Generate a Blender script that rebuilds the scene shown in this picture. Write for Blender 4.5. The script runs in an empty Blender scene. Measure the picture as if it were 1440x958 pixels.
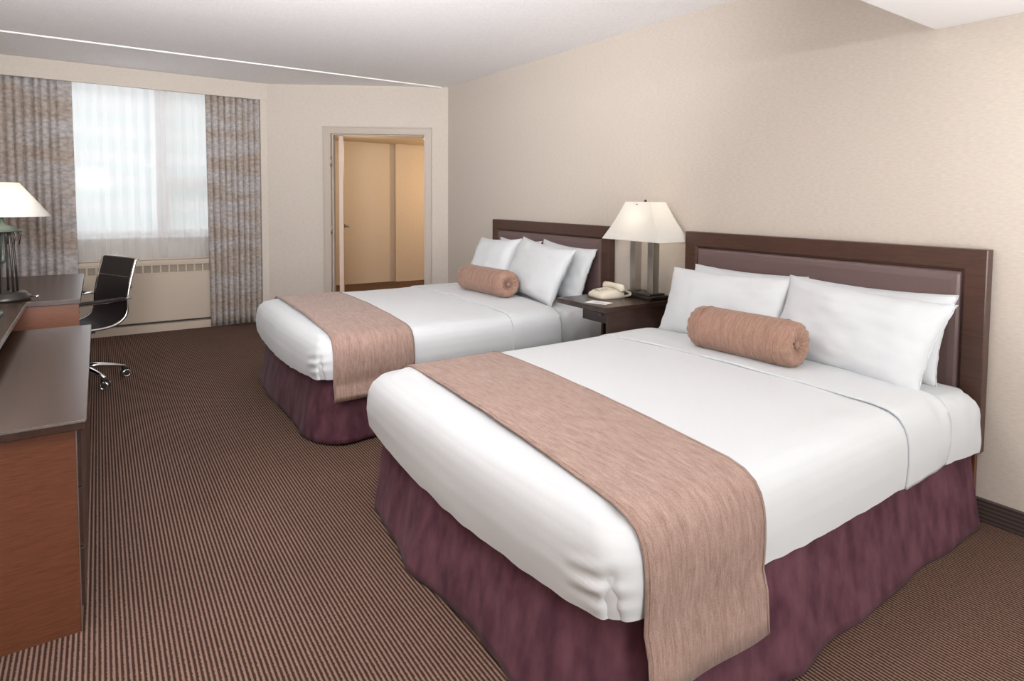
import bpy, bmesh, math, random
from mathutils import Vector, Matrix, noise
S = bpy.context.scene
C = S.collection
PI = math.pi
R = math.radians

# ------------------------------------------------------------------ camera
FPX, CXP, CYP = 878.31, 807.9, 329.1            # focal length and principal point for a 1440x958 frame
CAM = Vector((-2.961, 0.0, 1.34))
yaw, pitch, roll = R(37.33), R(3.11), R(0.708)
fw = Vector((math.sin(yaw)*math.cos(pitch), math.cos(yaw)*math.cos(pitch), -math.sin(pitch)))
rt = Vector((math.cos(yaw), -math.sin(yaw), 0)); up = rt.cross(fw)
rt2 = rt*math.cos(roll)+up*math.sin(roll); up2 = up*math.cos(roll)-rt*math.sin(roll)
cd = bpy.data.cameras.new('camera'); cam = bpy.data.objects.new('camera', cd); C.objects.link(cam)
cd.sensor_width = 36; cd.lens = FPX/1440*36; cd.shift_x = (720-CXP)/1440; cd.shift_y = (CYP-479)/1440
cd.clip_start = .05; cd.clip_end = 400
cam.matrix_world = Matrix(((rt2.x, up2.x, -fw.x, CAM.x), (rt2.y, up2.y, -fw.y, CAM.y), (rt2.z, up2.z, -fw.z, CAM.z), (0, 0, 0, 1)))
S.camera = cam
# ------------------------------------------------------------------ light
S.view_settings.view_transform = 'Standard'; S.view_settings.look = 'None'
S.view_settings.gamma = 1; S.view_settings.use_curve_mapping = False
S.view_settings.exposure = -0.53
w = bpy.data.worlds.new('sky'); S.world = w; w.use_nodes = True
bg = w.node_tree.nodes['Background']; bg.inputs[0].default_value = (.92, .96, 1, 1); bg.inputs[1].default_value = 3.8

def area(name, loc, target, sx, sy, power, col=(1, 1, 1)):
    l = bpy.data.lights.new(name, 'AREA'); l.shape = 'RECTANGLE'; l.size = sx; l.size_y = sy; l.energy = power; l.color = col
    o = bpy.data.objects.new(name, l); C.objects.link(o); o.location = loc
    o.rotation_euler = (Vector(target)-Vector(loc)).to_track_quat('-Z', 'Y').to_euler()
    return o
area('ceiling_light_key', (-2.2, -2.6, 2.03), (-1.6, 4.4, 1.0), .9, .3, 92, (1, .99, .975))
area('entry_fill', (-1.9, -4.2, 1.35), (-1.7, 4, 1.1), 2.8, 1.5, 100, (.94, .975, 1))  # added fill light behind the camera, not daylight; no window opens there
ul = area('ceiling_fill', (-3.15, .9, 1.6), (-2.5, 3.4, 3.0), .8, .5, 172, (.97, .975, 1)); ul.data.spread = R(110)  # unseen light added to brighten the ceiling, no fixture of the room

area('bulkhead_fill', (-1.2, -.2, .95), (-.9, .2, 3), .8, .8, 52, (.98, .99, 1))  # second added light, out of view, lifts the bulkhead underside and near wall

# ------------------------------------------------------------------ materials
def mat(name, col, rough=.6, metal=0, noise_amt=0, nscale=30, bump=0, bscale=200, spec=.5, sheen=0, stretch=(1, 1, 1), col2=None, coat=0, detail=4):
    m = bpy.data.materials.new(name); m.use_nodes = True; nt = m.node_tree; b = nt.nodes['Principled BSDF']
    b.inputs['Base Color'].default_value = (*col, 1); b.inputs['Roughness'].default_value = rough
    b.inputs['Metallic'].default_value = metal; b.inputs['Specular IOR Level'].default_value = spec
    if sheen: b.inputs['Sheen Weight'].default_value = sheen; b.inputs['Sheen Roughness'].default_value = .4
    if coat: b.inputs['Coat Weight'].default_value = coat; b.inputs['Coat Roughness'].default_value = .12
    tc = nt.nodes.new('ShaderNodeTexCoord'); mp = nt.nodes.new('ShaderNodeMapping'); mp.inputs['Scale'].default_value = stretch
    nt.links.new(tc.outputs['Object'], mp.inputs[0])
    if noise_amt or col2:
        n = nt.nodes.new('ShaderNodeTexNoise'); n.inputs['Scale'].default_value = nscale; n.inputs['Detail'].default_value = detail
        nt.links.new(mp.outputs[0], n.inputs[0])
        cr = nt.nodes.new('ShaderNodeValToRGB'); c2 = col2 or tuple(min(1, c*(1+noise_amt)) for c in col)
        c1 = col if col2 else tuple(c*(1-noise_amt) for c in col)
        cr.color_ramp.elements[0].color = (*c1, 1); cr.color_ramp.elements[1].color = (*c2, 1)
        cr.color_ramp.elements[0].position = .32; cr.color_ramp.elements[1].position = .68
        nt.links.new(n.outputs[0], cr.inputs[0]); nt.links.new(cr.outputs[0], b.inputs['Base Color'])
    if bump:
        n2 = nt.nodes.new('ShaderNodeTexNoise'); n2.inputs['Scale'].default_value = bscale; n2.inputs['Detail'].default_value = 3
        nt.links.new(mp.outputs[0], n2.inputs[0])
        bp = nt.nodes.new('ShaderNodeBump'); bp.inputs['Strength'].default_value = bump; bp.inputs['Distance'].default_value = .002
        nt.links.new(n2.outputs[0], bp.inputs['Height']); nt.links.new(bp.outputs[0], b.inputs['Normal'])
    return m
M = {}
M['wall'] = mat('woven wallpaper', (.605, .54, .475), .85, noise_amt=.05, nscale=60, stretch=(.6, .6, 2.5), bump=.35, bscale=160, spec=.2)
M['hallwall'] = mat('hall wallpaper', (.60, .50, .40), .85, noise_amt=.04, nscale=60, stretch=(.6, .6, 2.5), bump=.3, bscale=160, spec=.2)
M['ceil'] = mat('stippled ceiling', (.91, .895, .90), .9, noise_amt=.05, nscale=85, bump=.9, bscale=110, spec=.1)
M['white'] = mat('painted bulkhead', (.86, .84, .83), .8, spec=.2)
M['bead'] = mat('ceiling bead', (.93, .91, .88), .6)
M['paint'] = mat('beige frame paint', (.50, .43, .37), .45)
M['leaf'] = mat('door leaf paint', (.62, .47, .38), .5)
M['heater'] = mat('heater cover paint', (.52, .43, .34), .5)
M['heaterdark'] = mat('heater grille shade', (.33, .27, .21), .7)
M['winframe'] = mat('white window frame', (.80, .80, .81), .5)
M['sheet'] = mat('white cotton', (.66, .685, .705), .8, bump=.12, bscale=90, spec=.25, sheen=.1)
M['sheet2'] = mat('white cotton sheet', (.65, .675, .695), .8, bump=.12, bscale=60, spec=.25, sheen=.1)
M['skirt'] = mat('plum velvet', (.064, .021, .034), .85, col2=(.135, .055, .072), nscale=16, stretch=(1, 1, .5), sheen=.06, bump=.3, bscale=120, spec=.2, detail=6)
M['wood'] = mat('dark wenge wood', (.040, .019, .013), .32, col2=(.062, .030, .021), nscale=14, stretch=(1, 1, 12), spec=.5, detail=5)
M['woodframe'] = mat('headboard frame wood', (.052, .024, .016), .32, col2=(.080, .037, .025), nscale=14, stretch=(1, 1, 10), spec=.5, detail=5)
M['woodred'] = mat('red brown end panel', (.105, .034, .015), .38, col2=(.155, .055, .026), nscale=22, stretch=(1, 1, 14), spec=.4, detail=6)
M['woodtop'] = mat('desk top veneer', (.036, .018, .012), .26, col2=(.050, .025, .017), nscale=16, stretch=(10, 1, 1), spec=.5)
M['edge'] = mat('metal edge strip', (.35, .33, .32), .3, metal=.9)
M['leather'] = mat('brown leatherette', (.135, .088, .084), .36, bump=.25, bscale=220, spec=.5)
M['nickel'] = mat('brushed nickel', (.50, .48, .45), .28, metal=1)
M['chrome'] = mat('chrome', (.80, .80, .80), .12, metal=1)
M['bronze'] = mat('dark bronze', (.055, .048, .042), .35, metal=.7)
M['verdigris'] = mat('verdigris metal', (.09, .115, .10), .45, metal=.5)
M['black'] = mat('black mesh leather', (.018, .014, .014), .5, bump=.4, bscale=300)
M['plastic'] = mat('black plastic', (.02, .02, .02), .4)
M['phone'] = mat('ivory plastic', (.74, .68, .57), .4)
M['phonedark'] = mat('ivory keys', (.58, .53, .44), .5)
M['paper'] = mat('white card', (.85, .83, .81), .7)
M['ink'] = mat('grey print', (.35, .33, .32), .7)
M['facade'] = mat('pale facade', (.27, .275, .27), .8)
M['band'] = mat('facade glazing band', (.17, .225, .21), .5)
M['concrete'] = mat('outside ledge', (.6, .6, .58), .8)
M['brass'] = mat('hinge brass', (.55, .50, .42), .35, metal=.8)

def shade_mat():
    m = bpy.data.materials.new('lampshade fabric'); m.use_nodes = True; nt = m.node_tree; b = nt.nodes['Principled BSDF']
    b.inputs['Base Color'].default_value = (.88, .86, .82, 1); b.inputs['Roughness'].default_value = .8
    t = nt.nodes.new('ShaderNodeBsdfTranslucent'); t.inputs[0].default_value = (.95, .93, .88, 1)
    mx = nt.nodes.new('ShaderNodeMixShader'); mx.inputs[0].default_value = .4
    nt.links.new(b.outputs[0], mx.inputs[1]); nt.links.new(t.outputs[0], mx.inputs[2]); nt.links.new(mx.outputs[0], nt.nodes['Material Output'].inputs[0])
    return m
M['shade'] = shade_mat()
def sheer_mat():
    m = bpy.data.materials.new('sheer voile'); m.use_nodes = True; nt = m.node_tree
    d = nt.nodes['Principled BSDF']; d.inputs['Base Color'].default_value = (.9, .9, .9, 1); d.inputs['Roughness'].default_value = .9
    t = nt.nodes.new('ShaderNodeBsdfTranslucent'); t.inputs[0].default_value = (.95, .95, .95, 1)
    tr = nt.nodes.new('ShaderNodeBsdfTransparent')
    m1 = nt.nodes.new('ShaderNodeMixShader'); m1.inputs[0].default_value = .55
    nt.links.new(d.outputs[0], m1.inputs[1]); nt.links.new(t.outputs[0], m1.inputs[2])
    m2 = nt.nodes.new('ShaderNodeMixShader')
    lw = nt.nodes.new('ShaderNodeLayerWeight'); lw.inputs[0].default_value = .35
    mr = nt.nodes.new('ShaderNodeMapRange'); mr.inputs[1].default_value = 0; mr.inputs[2].default_value = 1; mr.inputs[3].default_value = .62; mr.inputs[4].default_value = .95
    nt.links.new(lw.outputs['Facing'], mr.inputs[0]); nt.links.new(mr.outputs[0], m2.inputs[0])
    nt.links.new(tr.outputs[0], m2.inputs[1]); nt.links.new(m1.outputs[0], m2.inputs[2])
    nt.links.new(m2.outputs[0], nt.nodes['Material Output'].inputs[0])
    return m
M['sheer'] = sheer_mat()
def glass_mat(name, col, tr=.9):
    m = bpy.data.materials.new(name); m.use_nodes = True; nt = m.node_tree
    b = nt.nodes['Principled BSDF']; b.inputs['Base Color'].default_value = (*col, 1); b.inputs['Roughness'].default_value = .03
    t = nt.nodes.new('ShaderNodeBsdfTransparent'); mx = nt.nodes.new('ShaderNodeMixShader'); mx.inputs[0].default_value = tr
    nt.links.new(b.outputs[0], mx.inputs[1]); nt.links.new(t.outputs[0], mx.inputs[2]); nt.links.new(mx.outputs[0], nt.nodes['Material Output'].inputs[0])
    return m
M['glass'] = glass_mat('window glass', (.9, .95, .95), .92)
M['greenglass'] = glass_mat('dark green glass', (.03, .10, .08), .12)

def carpet_mat():
    m = bpy.data.materials.new('ribbed striped carpet'); m.use_nodes = True; nt = m.node_tree; b = nt.nodes['Principled BSDF']; L = nt.links.new
    b.inputs['Roughness'].default_value = .95; b.inputs['Specular IOR Level'].default_value = .1
    tc = nt.nodes.new('ShaderNodeTexCoord'); sp = nt.nodes.new('ShaderNodeSeparateXYZ'); L(tc.outputs['Object'], sp.inputs[0])
    nz = nt.nodes.new('ShaderNodeTexNoise'); nz.inputs['Scale'].default_value = 110; nz.inputs['Detail'].default_value = 2; L(tc.outputs['Object'], nz.inputs[0])
    def mth(op, a, bb=None, c=None):
        n = nt.nodes.new('ShaderNodeMath'); n.operation = op
        for i, v in enumerate((a, bb, c)):
            if v is None: continue
            if isinstance(v, (int, float)): n.inputs[i].default_value = v
            else: L(v, n.inputs[i])
        return n.outputs[0]
    jit = mth('MULTIPLY_ADD', nz.outputs[0], .0036, -.0018)
    xx = mth('ADD', sp.outputs[0], jit)
    s = mth('SINE', mth('MULTIPLY', xx, 2*PI/.0127))
    t = mth('SINE', mth('MULTIPLY', sp.outputs[1], 2*PI/.0085))
    st = mth('MULTIPLY_ADD', s, .5, .5)
    st2 = mth('ADD', st, mth('MULTIPLY', mth('SUBTRACT', nz.outputs[0], .5), .7))
    st3 = mth('ADD', st2, mth('MULTIPLY', t, .06))
    cr = nt.nodes.new('ShaderNodeValToRGB'); L(st3, cr.inputs[0])
    cr.color_ramp.elements[0].color = (.045, .022, .016, 1); cr.color_ramp.elements[0].position = .30
    cr.color_ramp.elements[1].color = (.225, .145, .113, 1); cr.color_ramp.elements[1].position = .80
    n2 = nt.nodes.new('ShaderNodeTexNoise'); n2.inputs['Scale'].default_value = 2.2; L(tc.outputs['Object'], n2.inputs[0])
    hs = nt.nodes.new('ShaderNodeHueSaturation'); L(cr.outputs[0], hs.inputs['Color']); L(mth('MULTIPLY_ADD', n2.outputs[0], .3, .85), hs.inputs['Value'])
    L(hs.outputs[0], b.inputs['Base Color'])
    bp = nt.nodes.new('ShaderNodeBump'); bp.inputs['Strength'].default_value = .6; bp.inputs['Distance'].default_value = .004; L(st3, bp.inputs['Height']); L(bp.outputs[0], b.inputs['Normal'])
    return m
M['carpet'] = carpet_mat()
def base_mat():
    m = mat('ribbed dark skirting', (.045, .030, .026), .6)
    nt = m.node_tree; b = nt.nodes['Principled BSDF']; tc = nt.nodes.new('ShaderNodeTexCoord')
    wv = nt.nodes.new('ShaderNodeTexWave'); wv.bands_direction = 'Z'; wv.inputs['Scale'].default_value = 18; nt.links.new(tc.outputs['Object'], wv.inputs[0])
    cr = nt.nodes.new('ShaderNodeValToRGB'); cr.color_ramp.elements[0].color = (.028, .018, .016, 1); cr.color_ramp.elements[1].color = (.085, .062, .055, 1)
    nt.links.new(wv.outputs[0], cr.inputs[0]); nt.links.new(cr.outputs[0], b.inputs['Base Color'])
    return m
M['base'] = base_mat()
def weave_mat(name, axis_stretch, c1=(.24, .150, .120), c2=(.42, .295, .25)):
    m = bpy.data.materials.new(name); m.use_nodes = True; nt = m.node_tree; b = nt.nodes['Principled BSDF']; L = nt.links.new
    b.inputs['Roughness'].default_value = .85; b.inputs['Specular IOR Level'].default_value = .2; b.inputs['Sheen Weight'].default_value = .15
    tc = nt.nodes.new('ShaderNodeTexCoord')
    a = []
    for st, sc in ((axis_stretch, 190), (axis_stretch, 70), ((1, 1, 1), 260)):
        mp = nt.nodes.new('ShaderNodeMapping'); mp.inputs['Scale'].default_value = st; L(tc.outputs['Object'], mp.inputs[0])
        n = nt.nodes.new('ShaderNodeTexNoise'); n.inputs['Scale'].default_value = sc; n.inputs['Detail'].default_value = 4; L(mp.outputs[0], n.inputs[0]); a.append(n)
    m1 = nt.nodes.new('ShaderNodeMath'); m1.operation = 'ADD'; L(a[0].outputs[0], m1.inputs[0]); L(a[1].outputs[0], m1.inputs[1])
    m2 = nt.nodes.new('ShaderNodeMath'); m2.operation = 'ADD'; L(m1.outputs[0], m2.inputs[0]); L(a[2].outputs[0], m2.inputs[1])
    m3 = nt.nodes.new('ShaderNodeMath'); m3.operation = 'MULTIPLY'; L(m2.outputs[0], m3.inputs[0]); m3.inputs[1].default_value = 1/3
    cr = nt.nodes.new('ShaderNodeValToRGB'); cr.color_ramp.elements[0].position = .36; cr.color_ramp.elements[1].position = .64
    cr.color_ramp.elements[0].color = (*c1, 1); cr.color_ramp.elements[1].color = (*c2, 1); L(m3.outputs[0], cr.inputs[0]); L(cr.outputs[0], b.inputs['Base Color'])
    bp = nt.nodes.new('ShaderNodeBump'); bp.inputs['Strength'].default_value = .4; bp.inputs['Distance'].default_value = .002; L(m3.outputs[0], bp.inputs['Height']); L(bp.outputs[0], b.inputs['Normal'])
    return m
M['runner'] = weave_mat('taupe rose woven runner', (1, .16, .16))
M['bolster'] = weave_mat('copper woven bolster', (.16, 1, .16), (.235, .130, .095), (.40, .25, .19))
def drape_mat():
    m = bpy.data.materials.new('patterned drapery'); m.use_nodes = True; nt = m.node_tree; b = nt.nodes['Principled BSDF']; L = nt.links.new
    b.inputs['Roughness'].default_value = .9; b.inputs['Specular IOR Level'].default_value = .15
    tc = nt.nodes.new('ShaderNodeTexCoord')
    def nz(st, sc, det):
        mp = nt.nodes.new('ShaderNodeMapping'); mp.inputs['Scale'].default_value = st; L(tc.outputs['Object'], mp.inputs[0])
        n = nt.nodes.new('ShaderNodeTexNoise'); n.inputs['Scale'].default_value = sc; n.inputs['Detail'].default_value = det; L(mp.outputs[0], n.inputs[0]); return n
    a = nz((.25, .25, 1), 5, 2); c = nz((1, 1, 1.6), 26, 6)
    cr = nt.nodes.new('ShaderNodeValToRGB'); cr.color_ramp.elements[0].position = .42; cr.color_ramp.elements[1].position = .58
    cr.color_ramp.elements[0].color = (.41, .345, .30, 1); cr.color_ramp.elements[1].color = (.46, .43, .425, 1); L(a.outputs[0], cr.inputs[0])
    cr2 = nt.nodes.new('ShaderNodeValToRGB'); cr2.color_ramp.elements[0].position = .38; cr2.color_ramp.elements[1].position = .62
    cr2.color_ramp.elements[0].color = (.78, .775, .77, 1); cr2.color_ramp.elements[1].color = (1.12, 1.12, 1.12, 1); L(c.outputs[0], cr2.inputs[0])
    mx = nt.nodes.new('ShaderNodeMix'); mx.data_type = 'RGBA'; mx.blend_type = 'MULTIPLY'; mx.inputs[0].default_value = 1
    L(cr.outputs[0], mx.inputs[6]); L(cr2.outputs[0], mx.inputs[7]); L(mx.outputs[2], b.inputs['Base Color'])
    return m
M['drape'] = drape_mat()

# ------------------------------------------------------------------ helpers
def obj(name, bm, m, parent=None, smooth=False, bevel=0, solid=0, subsurf=0, soff=0):
    me = bpy.data.meshes.new(name); bmesh.ops.recalc_face_normals(bm, faces=bm.faces); bm.to_mesh(me); bm.free()
    if smooth:
        for p in me.polygons: p.use_smooth = True
    me.materials.append(m)
    o = bpy.data.objects.new(name, me); C.objects.link(o)
    if parent: o.parent = parent
    if solid: md = o.modifiers.new('Solidify', 'SOLIDIFY'); md.thickness = solid; md.offset = soff
    if bevel: md = o.modifiers.new('Bevel', 'BEVEL'); md.width = bevel; md.segments = 3; md.limit_method = 'ANGLE'; md.angle_limit = R(40)
    if subsurf: md = o.modifiers.new('Subdivision', 'SUBSURF'); md.levels = subsurf; md.render_levels = subsurf
    return o
def tag(o, label, cat=None, group=None, kind=None):
    if label: o['label'] = label
    if cat: o['category'] = cat
    if group: o['group'] = group
    if kind: o['kind'] = kind
    return o
def empty(name, loc, label, cat, group=None, rz=0):
    o = bpy.data.objects.new(name, None); C.objects.link(o); o.location = loc; o.rotation_euler = (0, 0, rz); o.empty_display_size = .1
    return tag(o, label, cat, group)
def box(bm, x0, x1, y0, y1, z0, z1, T=None):
    vs = [bm.verts.new(Vector((x, y, z)) if T is None else T @ Vector((x, y, z))) for x in (x0, x1) for y in (y0, y1) for z in (z0, z1)]
    for f in ((0, 1, 3, 2), (4, 6, 7, 5), (0, 4, 5, 1), (2, 3, 7, 6), (0, 2, 6, 4), (1, 5, 7, 3)):
        bm.faces.new([vs[i] for i in f])
def bx(*a, T=None):
    bm = bmesh.new(); box(bm, *a, T=T); return bm
def loft(bm, rings, close=True, cap0=True, cap1=True):
    vr = [[bm.verts.new(p) for p in r] for r in rings]; n = len(vr[0])
    for a, b in zip(vr, vr[1:]):
        for i in range(n if close else n-1):
            j = (i+1) % n; bm.faces.new((a[i], a[j], b[j], b[i]))
    if cap0: bm.faces.new(vr[0][::-1])
    if cap1: bm.faces.new(vr[-1])
    return vr
def lathe(bm, prof, c=(0, 0, 0), n=32, cap0=True, cap1=True):
    rings = [[Vector((c[0]+r*math.cos(2*PI*i/n), c[1]+r*math.sin(2*PI*i/n), c[2]+z)) for i in range(n)] for r, z in prof]
    loft(bm, rings, True, cap0, cap1)
def tube(bm, pts, r, n=10, rz=None):
    pts = [Vector(p) for p in pts]; rings = []; prev = None
    for i, p in enumerate(pts):
        t = (pts[min(i+1, len(pts)-1)]-pts[max(i-1, 0)]).normalized()
        u = prev if prev else (Vector((0, 0, 1)) if abs(t.z) < .9 else Vector((1, 0, 0)))
        a = (u-t*u.dot(t)).normalized(); prev = a; b = t.cross(a); rr = r[i] if isinstance(r, (list, tuple)) else r
        rings.append([p+a*(rz or 1)*rr*math.cos(2*PI*k/n)+b*rr*math.sin(2*PI*k/n) for k in range(n)])
    loft(bm, rings)
def N(x, y, z=0): return noise.noise(Vector((x, y, z)))
def struct(name, bm, m, label=None, bevel=0, parent=None, smooth=False):
    o = obj(name, bm, m, parent, bevel=bevel, smooth=smooth)
    if not parent: o['kind'] = 'structure'
    if label: o['label'] = label
    return o

# ------------------------------------------------------------------ room shell
H = 2.51; YC = 6.108; XD, YW = -1.567, 7.215; XL = -3.66; YB = -4.6
ds = Vector((XD, YW-YC, 0)).normalized(); dn = Vector((-ds.y*-1, 0, 0))
dn = Vector((ds.y, -ds.x, 0))                    # points away from the camera, behind the angled wall
WT = Matrix(((ds.x, dn.x, 0, 0), (ds.y, dn.y, 0, YC), (0, 0, 1, 0), (0, 0, 0, 1)))   # local: s along wall from corner, t into wall, z
struct('floor', bx(XL-.1, 3.2, YB-.1, 10.2, -.05, 0), M['carpet'], 'brown carpet with fine lengthwise stripes')
bm = bmesh.new(); box(bm, XL-.1, .15, YB-.1, 7.7, H, H+.1); struct('ceiling', bm, M['ceil'], 'stippled pale ceiling')
struct('wall_right', bx(0, .12, YB, YC+.05, 0, H), M['wall'], 'beige woven wallpaper wall behind the headboards')
struct('wall_left', bx(XL-.1, XL, YB, 7.6, 0, H), M['wall'])
struct('wall_back', bx(XL, 0, YB-.1, YB, 0, H), M['wall'])
s0, s1, dh = .232, 1.240, 2.02
bm = bmesh.new(); box(bm, -.06, s0, 0, .12, 0, H, WT); box(bm, s1, 1.935, 0, .12, 0, H, WT); box(bm, -1.60, -1.45, 7.195, 7.57, 0, H); box(bm, s0, s1, 0, .12, dh, H, WT)
struct('wall_door', bm, M['wall'], 'angled beige wall with the open doorway')
# window wall with opening
wx0, wx1, wz0, wz1, wy = -3.45, -1.72, .95, 2.42, 7.42
bm = bmesh.new(); box(bm, XL, wx0, wy, wy+.15, 0, H); box(bm, wx1, -1.5, wy, wy+.15, 0, H); box(bm, wx0, wx1, wy, wy+.15, 0, wz0); box(bm, wx0, wx1, wy, wy+.15, wz1, H)
struct('wall_window', bm, M['wall'], 'wall with the window')
struct('trim_1', bx(XL, -1.532, 7.190, 7.222, 2.34, H), M['wall'], 'wallpapered header board above the curtains', bevel=.003)
struct('trim_2', bx(XL, -.06, 6.135, 6.175, H-.012, H), M['bead'], 'thin white bead running across the ceiling', bevel=.004)
struct('trim_3', bx(XL, -.0, YB, 1.271, 2.111, H-.001), M['white'], 'white lowered ceiling section over the entry', bevel=.002)
struct('baseboard_right', bx(-.014, 0, YB, YC, 0, .098), M['base'], 'dark ribbed baseboard', bevel=.003)
bm = bmesh.new(); box(bm, .02, s0-.05, -.014, 0, 0, .098, WT); box(bm, s1+.06, 1.93, -.014, 0, 0, .098, WT); struct('baseboard_door_wall', bm, M['base'])
# hall beyond the doorway
struct('wall_hall_far', bx(-1.2, .80, 9.7, 9.8, 0, 2.5), M['hallwall'], 'warm wall seen through the doorway')
struct('wall_hall_closet', bx(.80, 3.2, 9.62, 9.8, 0, 2.5), M['hallwall'], 'second wall panel seen through the doorway')
struct('wall_hall_left', bx(-1.25, -1.15, 7.14, 9.8, 0, 2.5), M['hallwall'])
struct('wall_hall_right', bx(3.1, 3.2, 6, 9.8, 0, 2.5), M['hallwall'])
struct('wall_hall_near', bx(.12, 3.2, 5.9, 6.0, 0, 2.5), M['hallwall'])
bm = bmesh.new(); v = [WT @ Vector(p) for p in ((-.3, .12, 2.2), (2.3, .12, 2.2))]
bm2 = [Vector((.12, 6.0, 0)), Vector((3.2, 6.0, 0)), Vector((3.2, 9.8, 0)), Vector((-1.25, 9.8, 0)), WT @ Vector((1.45, .121, 0)), WT @ Vector((.0, .121, 0))]
loft(bm, [[p+Vector((0, 0, 2.19)) for p in bm2], [p+Vector((0, 0, 2.3)) for p in bm2]])
struct('ceiling_hall', bm, M['hallwall'])
l = bpy.data.lights.new('hall_lamp_light', 'POINT'); l.energy = 60; l.color = (1, .72, .42); l.shadow_soft_size = .12
o = bpy.data.objects.new('hall_lamp_light', l); C.objects.link(o); o.location = (1.75, 8.5, 1.55)
l = bpy.data.lights.new('hall_soft_light', 'POINT'); l.energy = 28; l.color = (1, .84, .62); l.shadow_soft_size = .3
o = bpy.data.objects.new('hall_soft_light', l); C.objects.link(o); o.location = (-.2, 8.4, 1.9)
hl = empty('ceiling_lamp', (.715, 8.25, 2.19), 'small bright ceiling fitting glimpsed at the top right of the doorway', 'lamp')
bm = bmesh.new(); lathe(bm, [(.055, 0), (.055, -.012), (.05, -.016)], n=24); obj('mount_ring', bm, M['brass'], hl, True)
bm = bmesh.new(); lathe(bm, [(.045, -.016), (.042, -.04), (.025, -.055), (.003, -.06)], n=24)
gm = bpy.data.materials.new('lit glass'); gm.use_nodes = True; gb = gm.node_tree.nodes['Principled BSDF']; gb.inputs['Emission Color'].default_value = (1, .85, .6, 1); gb.inputs['Emission Strength'].default_value = 2.5
obj('glass_dome', bm, gm, hl, True)

# door frame and leaf
bm = bmesh.new(); cw = .062
def frame_piece(bm):
    for (a, b, z0, z1) in ((s0-cw, s0, 0, dh+cw), (s1, s1+cw, 0, dh+cw), (s0, s1, dh, dh+cw)):
        box(bm, a, b, -.022, 0, z0, z1, WT)
    for (a, b, z0, z1) in ((s0-cw, s0-cw+.014, 0, dh+cw), (s1+cw-.014, s1+cw, 0, dh+cw), (s0-cw, s1+cw, dh+cw-.014, dh+cw)):
        box(bm, a, b, -.032, -.022, z0, z1, WT)
    for (a, b, z0, z1) in ((s0, s0+.016, 0, dh), (s1-.016, s1, 0, dh), (s0+.016, s1-.016, dh-.016, dh)):
        box(bm, a, b, -.022, .125, z0, z1, WT)
    for (a, b, z0, z1) in ((s0+.016, s0+.028, 0, dh-.016), (s1-.028, s1-.016, 0, dh-.016), (s0+.028, s1-.028, dh-.028, dh-.016)):
        box(bm, a, b, .03, .07, z0, z1, WT)
frame_piece(bm); fr = struct('trim_4', bm, M['paint'], 'painted door frame around the open doorway', bevel=.002)
# door leaf, opened away nearly along the line of sight
hp = WT @ Vector((s1-.05, .135, 0)); ang = math.atan2(.957, .302)
DT = Matrix.Translation(hp) @ Matrix.Rotation(ang, 4, 'Z')
leaf = struct('door_1', bx(0, .80, -.045, 0, .012, dh-.02, T=DT), M['leaf'], 'beige door leaf standing open beyond the frame', bevel=.002)
bm = bmesh.new(); T2 = DT @ Matrix.Translation((.735, -.045, 1.0)); tube(bm, [T2 @ Vector(p) for p in ((0, 0, 0), (0, -.03, 0), (0, -.055, 0))], [.024, .012, .028]); obj('door_knob', bm, M['brass'], leaf, True)
for z in (.25, 1.0, 1.71):
    bm = bmesh.new(); c = WT @ Vector((s1-.02, -.02, z)); lathe(bm, [(.0085, -.05), (.0085, .05)], c=c, n=12); box(bm, s1-.02, s1-.014, -.02, .03, z-.045, z+.045, WT); obj('hinge', bm, M['brass'], fr, True)

# window
win = struct('window_1', bx(wx0+.03, wx1-.03, wy+.07, wy+.075, wz0, wz1), M['glass'], 'window of one wide and one narrow light')
bm = bmesh.new(); box(bm, wx0, wx0+.06, wy+.03, wy+.12, wz0, wz1); box(bm, wx1-.06, wx1, wy+.03, wy+.12, wz0, wz1); box(bm, wx0, wx1, wy+.03, wy+.12, wz0, wz0+.05); box(bm, wx0, wx1, wy+.03, wy+.12, wz1-.05, wz1)
obj('window_frame', bm, M['winframe'], win, bevel=.004)
obj('mullion', bx(-2.515, -2.395, wy-.02, wy+.12, wz0, wz1), M['winframe'], win, bevel=.004)
obj('transom', bx(-2.40, wx1, wy+.02, wy+.12, 1.435, 1.53), M['winframe'], win, bevel=.004)
obj('window_sill', bx(wx0-.03, wx1+.03, wy-.035, wy+.1, wz0-.035, wz0), M['winframe'], win, bevel=.004)

# building across the street
ob = empty('office_building', (0, 96, -30), 'pale building with green glazing bands seen faintly through the sheer curtain', 'building')
obj('wall', bx(-70, 30, 0, 12, 0, 44.0), M['facade'], ob)
obj('roof_parapet', bx(-70.5, 30.5, -.5, 12, 44.0, 45.2), M['facade'], ob)
for k in range(9):
    obj('window_band', bx(-66, 26, -.12, .3, 41.2-3.05*k-1.3, 41.2-3.05*k), M['band'], ob)
bm = bmesh.new(); [box(bm, x, x+1.6, -.5, 0, 0, 44.0) for x in (-47.5, -35.5, -23.5, -11.5)]; obj('pilaster_row', bm, M['facade'], ob)
sl = bpy.data.lights.new('sun', 'SUN'); sl.energy = .3; sl.angle = R(3); so = bpy.data.objects.new('sun', sl); C.objects.link(so); so.rotation_euler = Vector((.25, .8, -.7)).to_track_quat('-Z', 'Y').to_euler()

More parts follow.
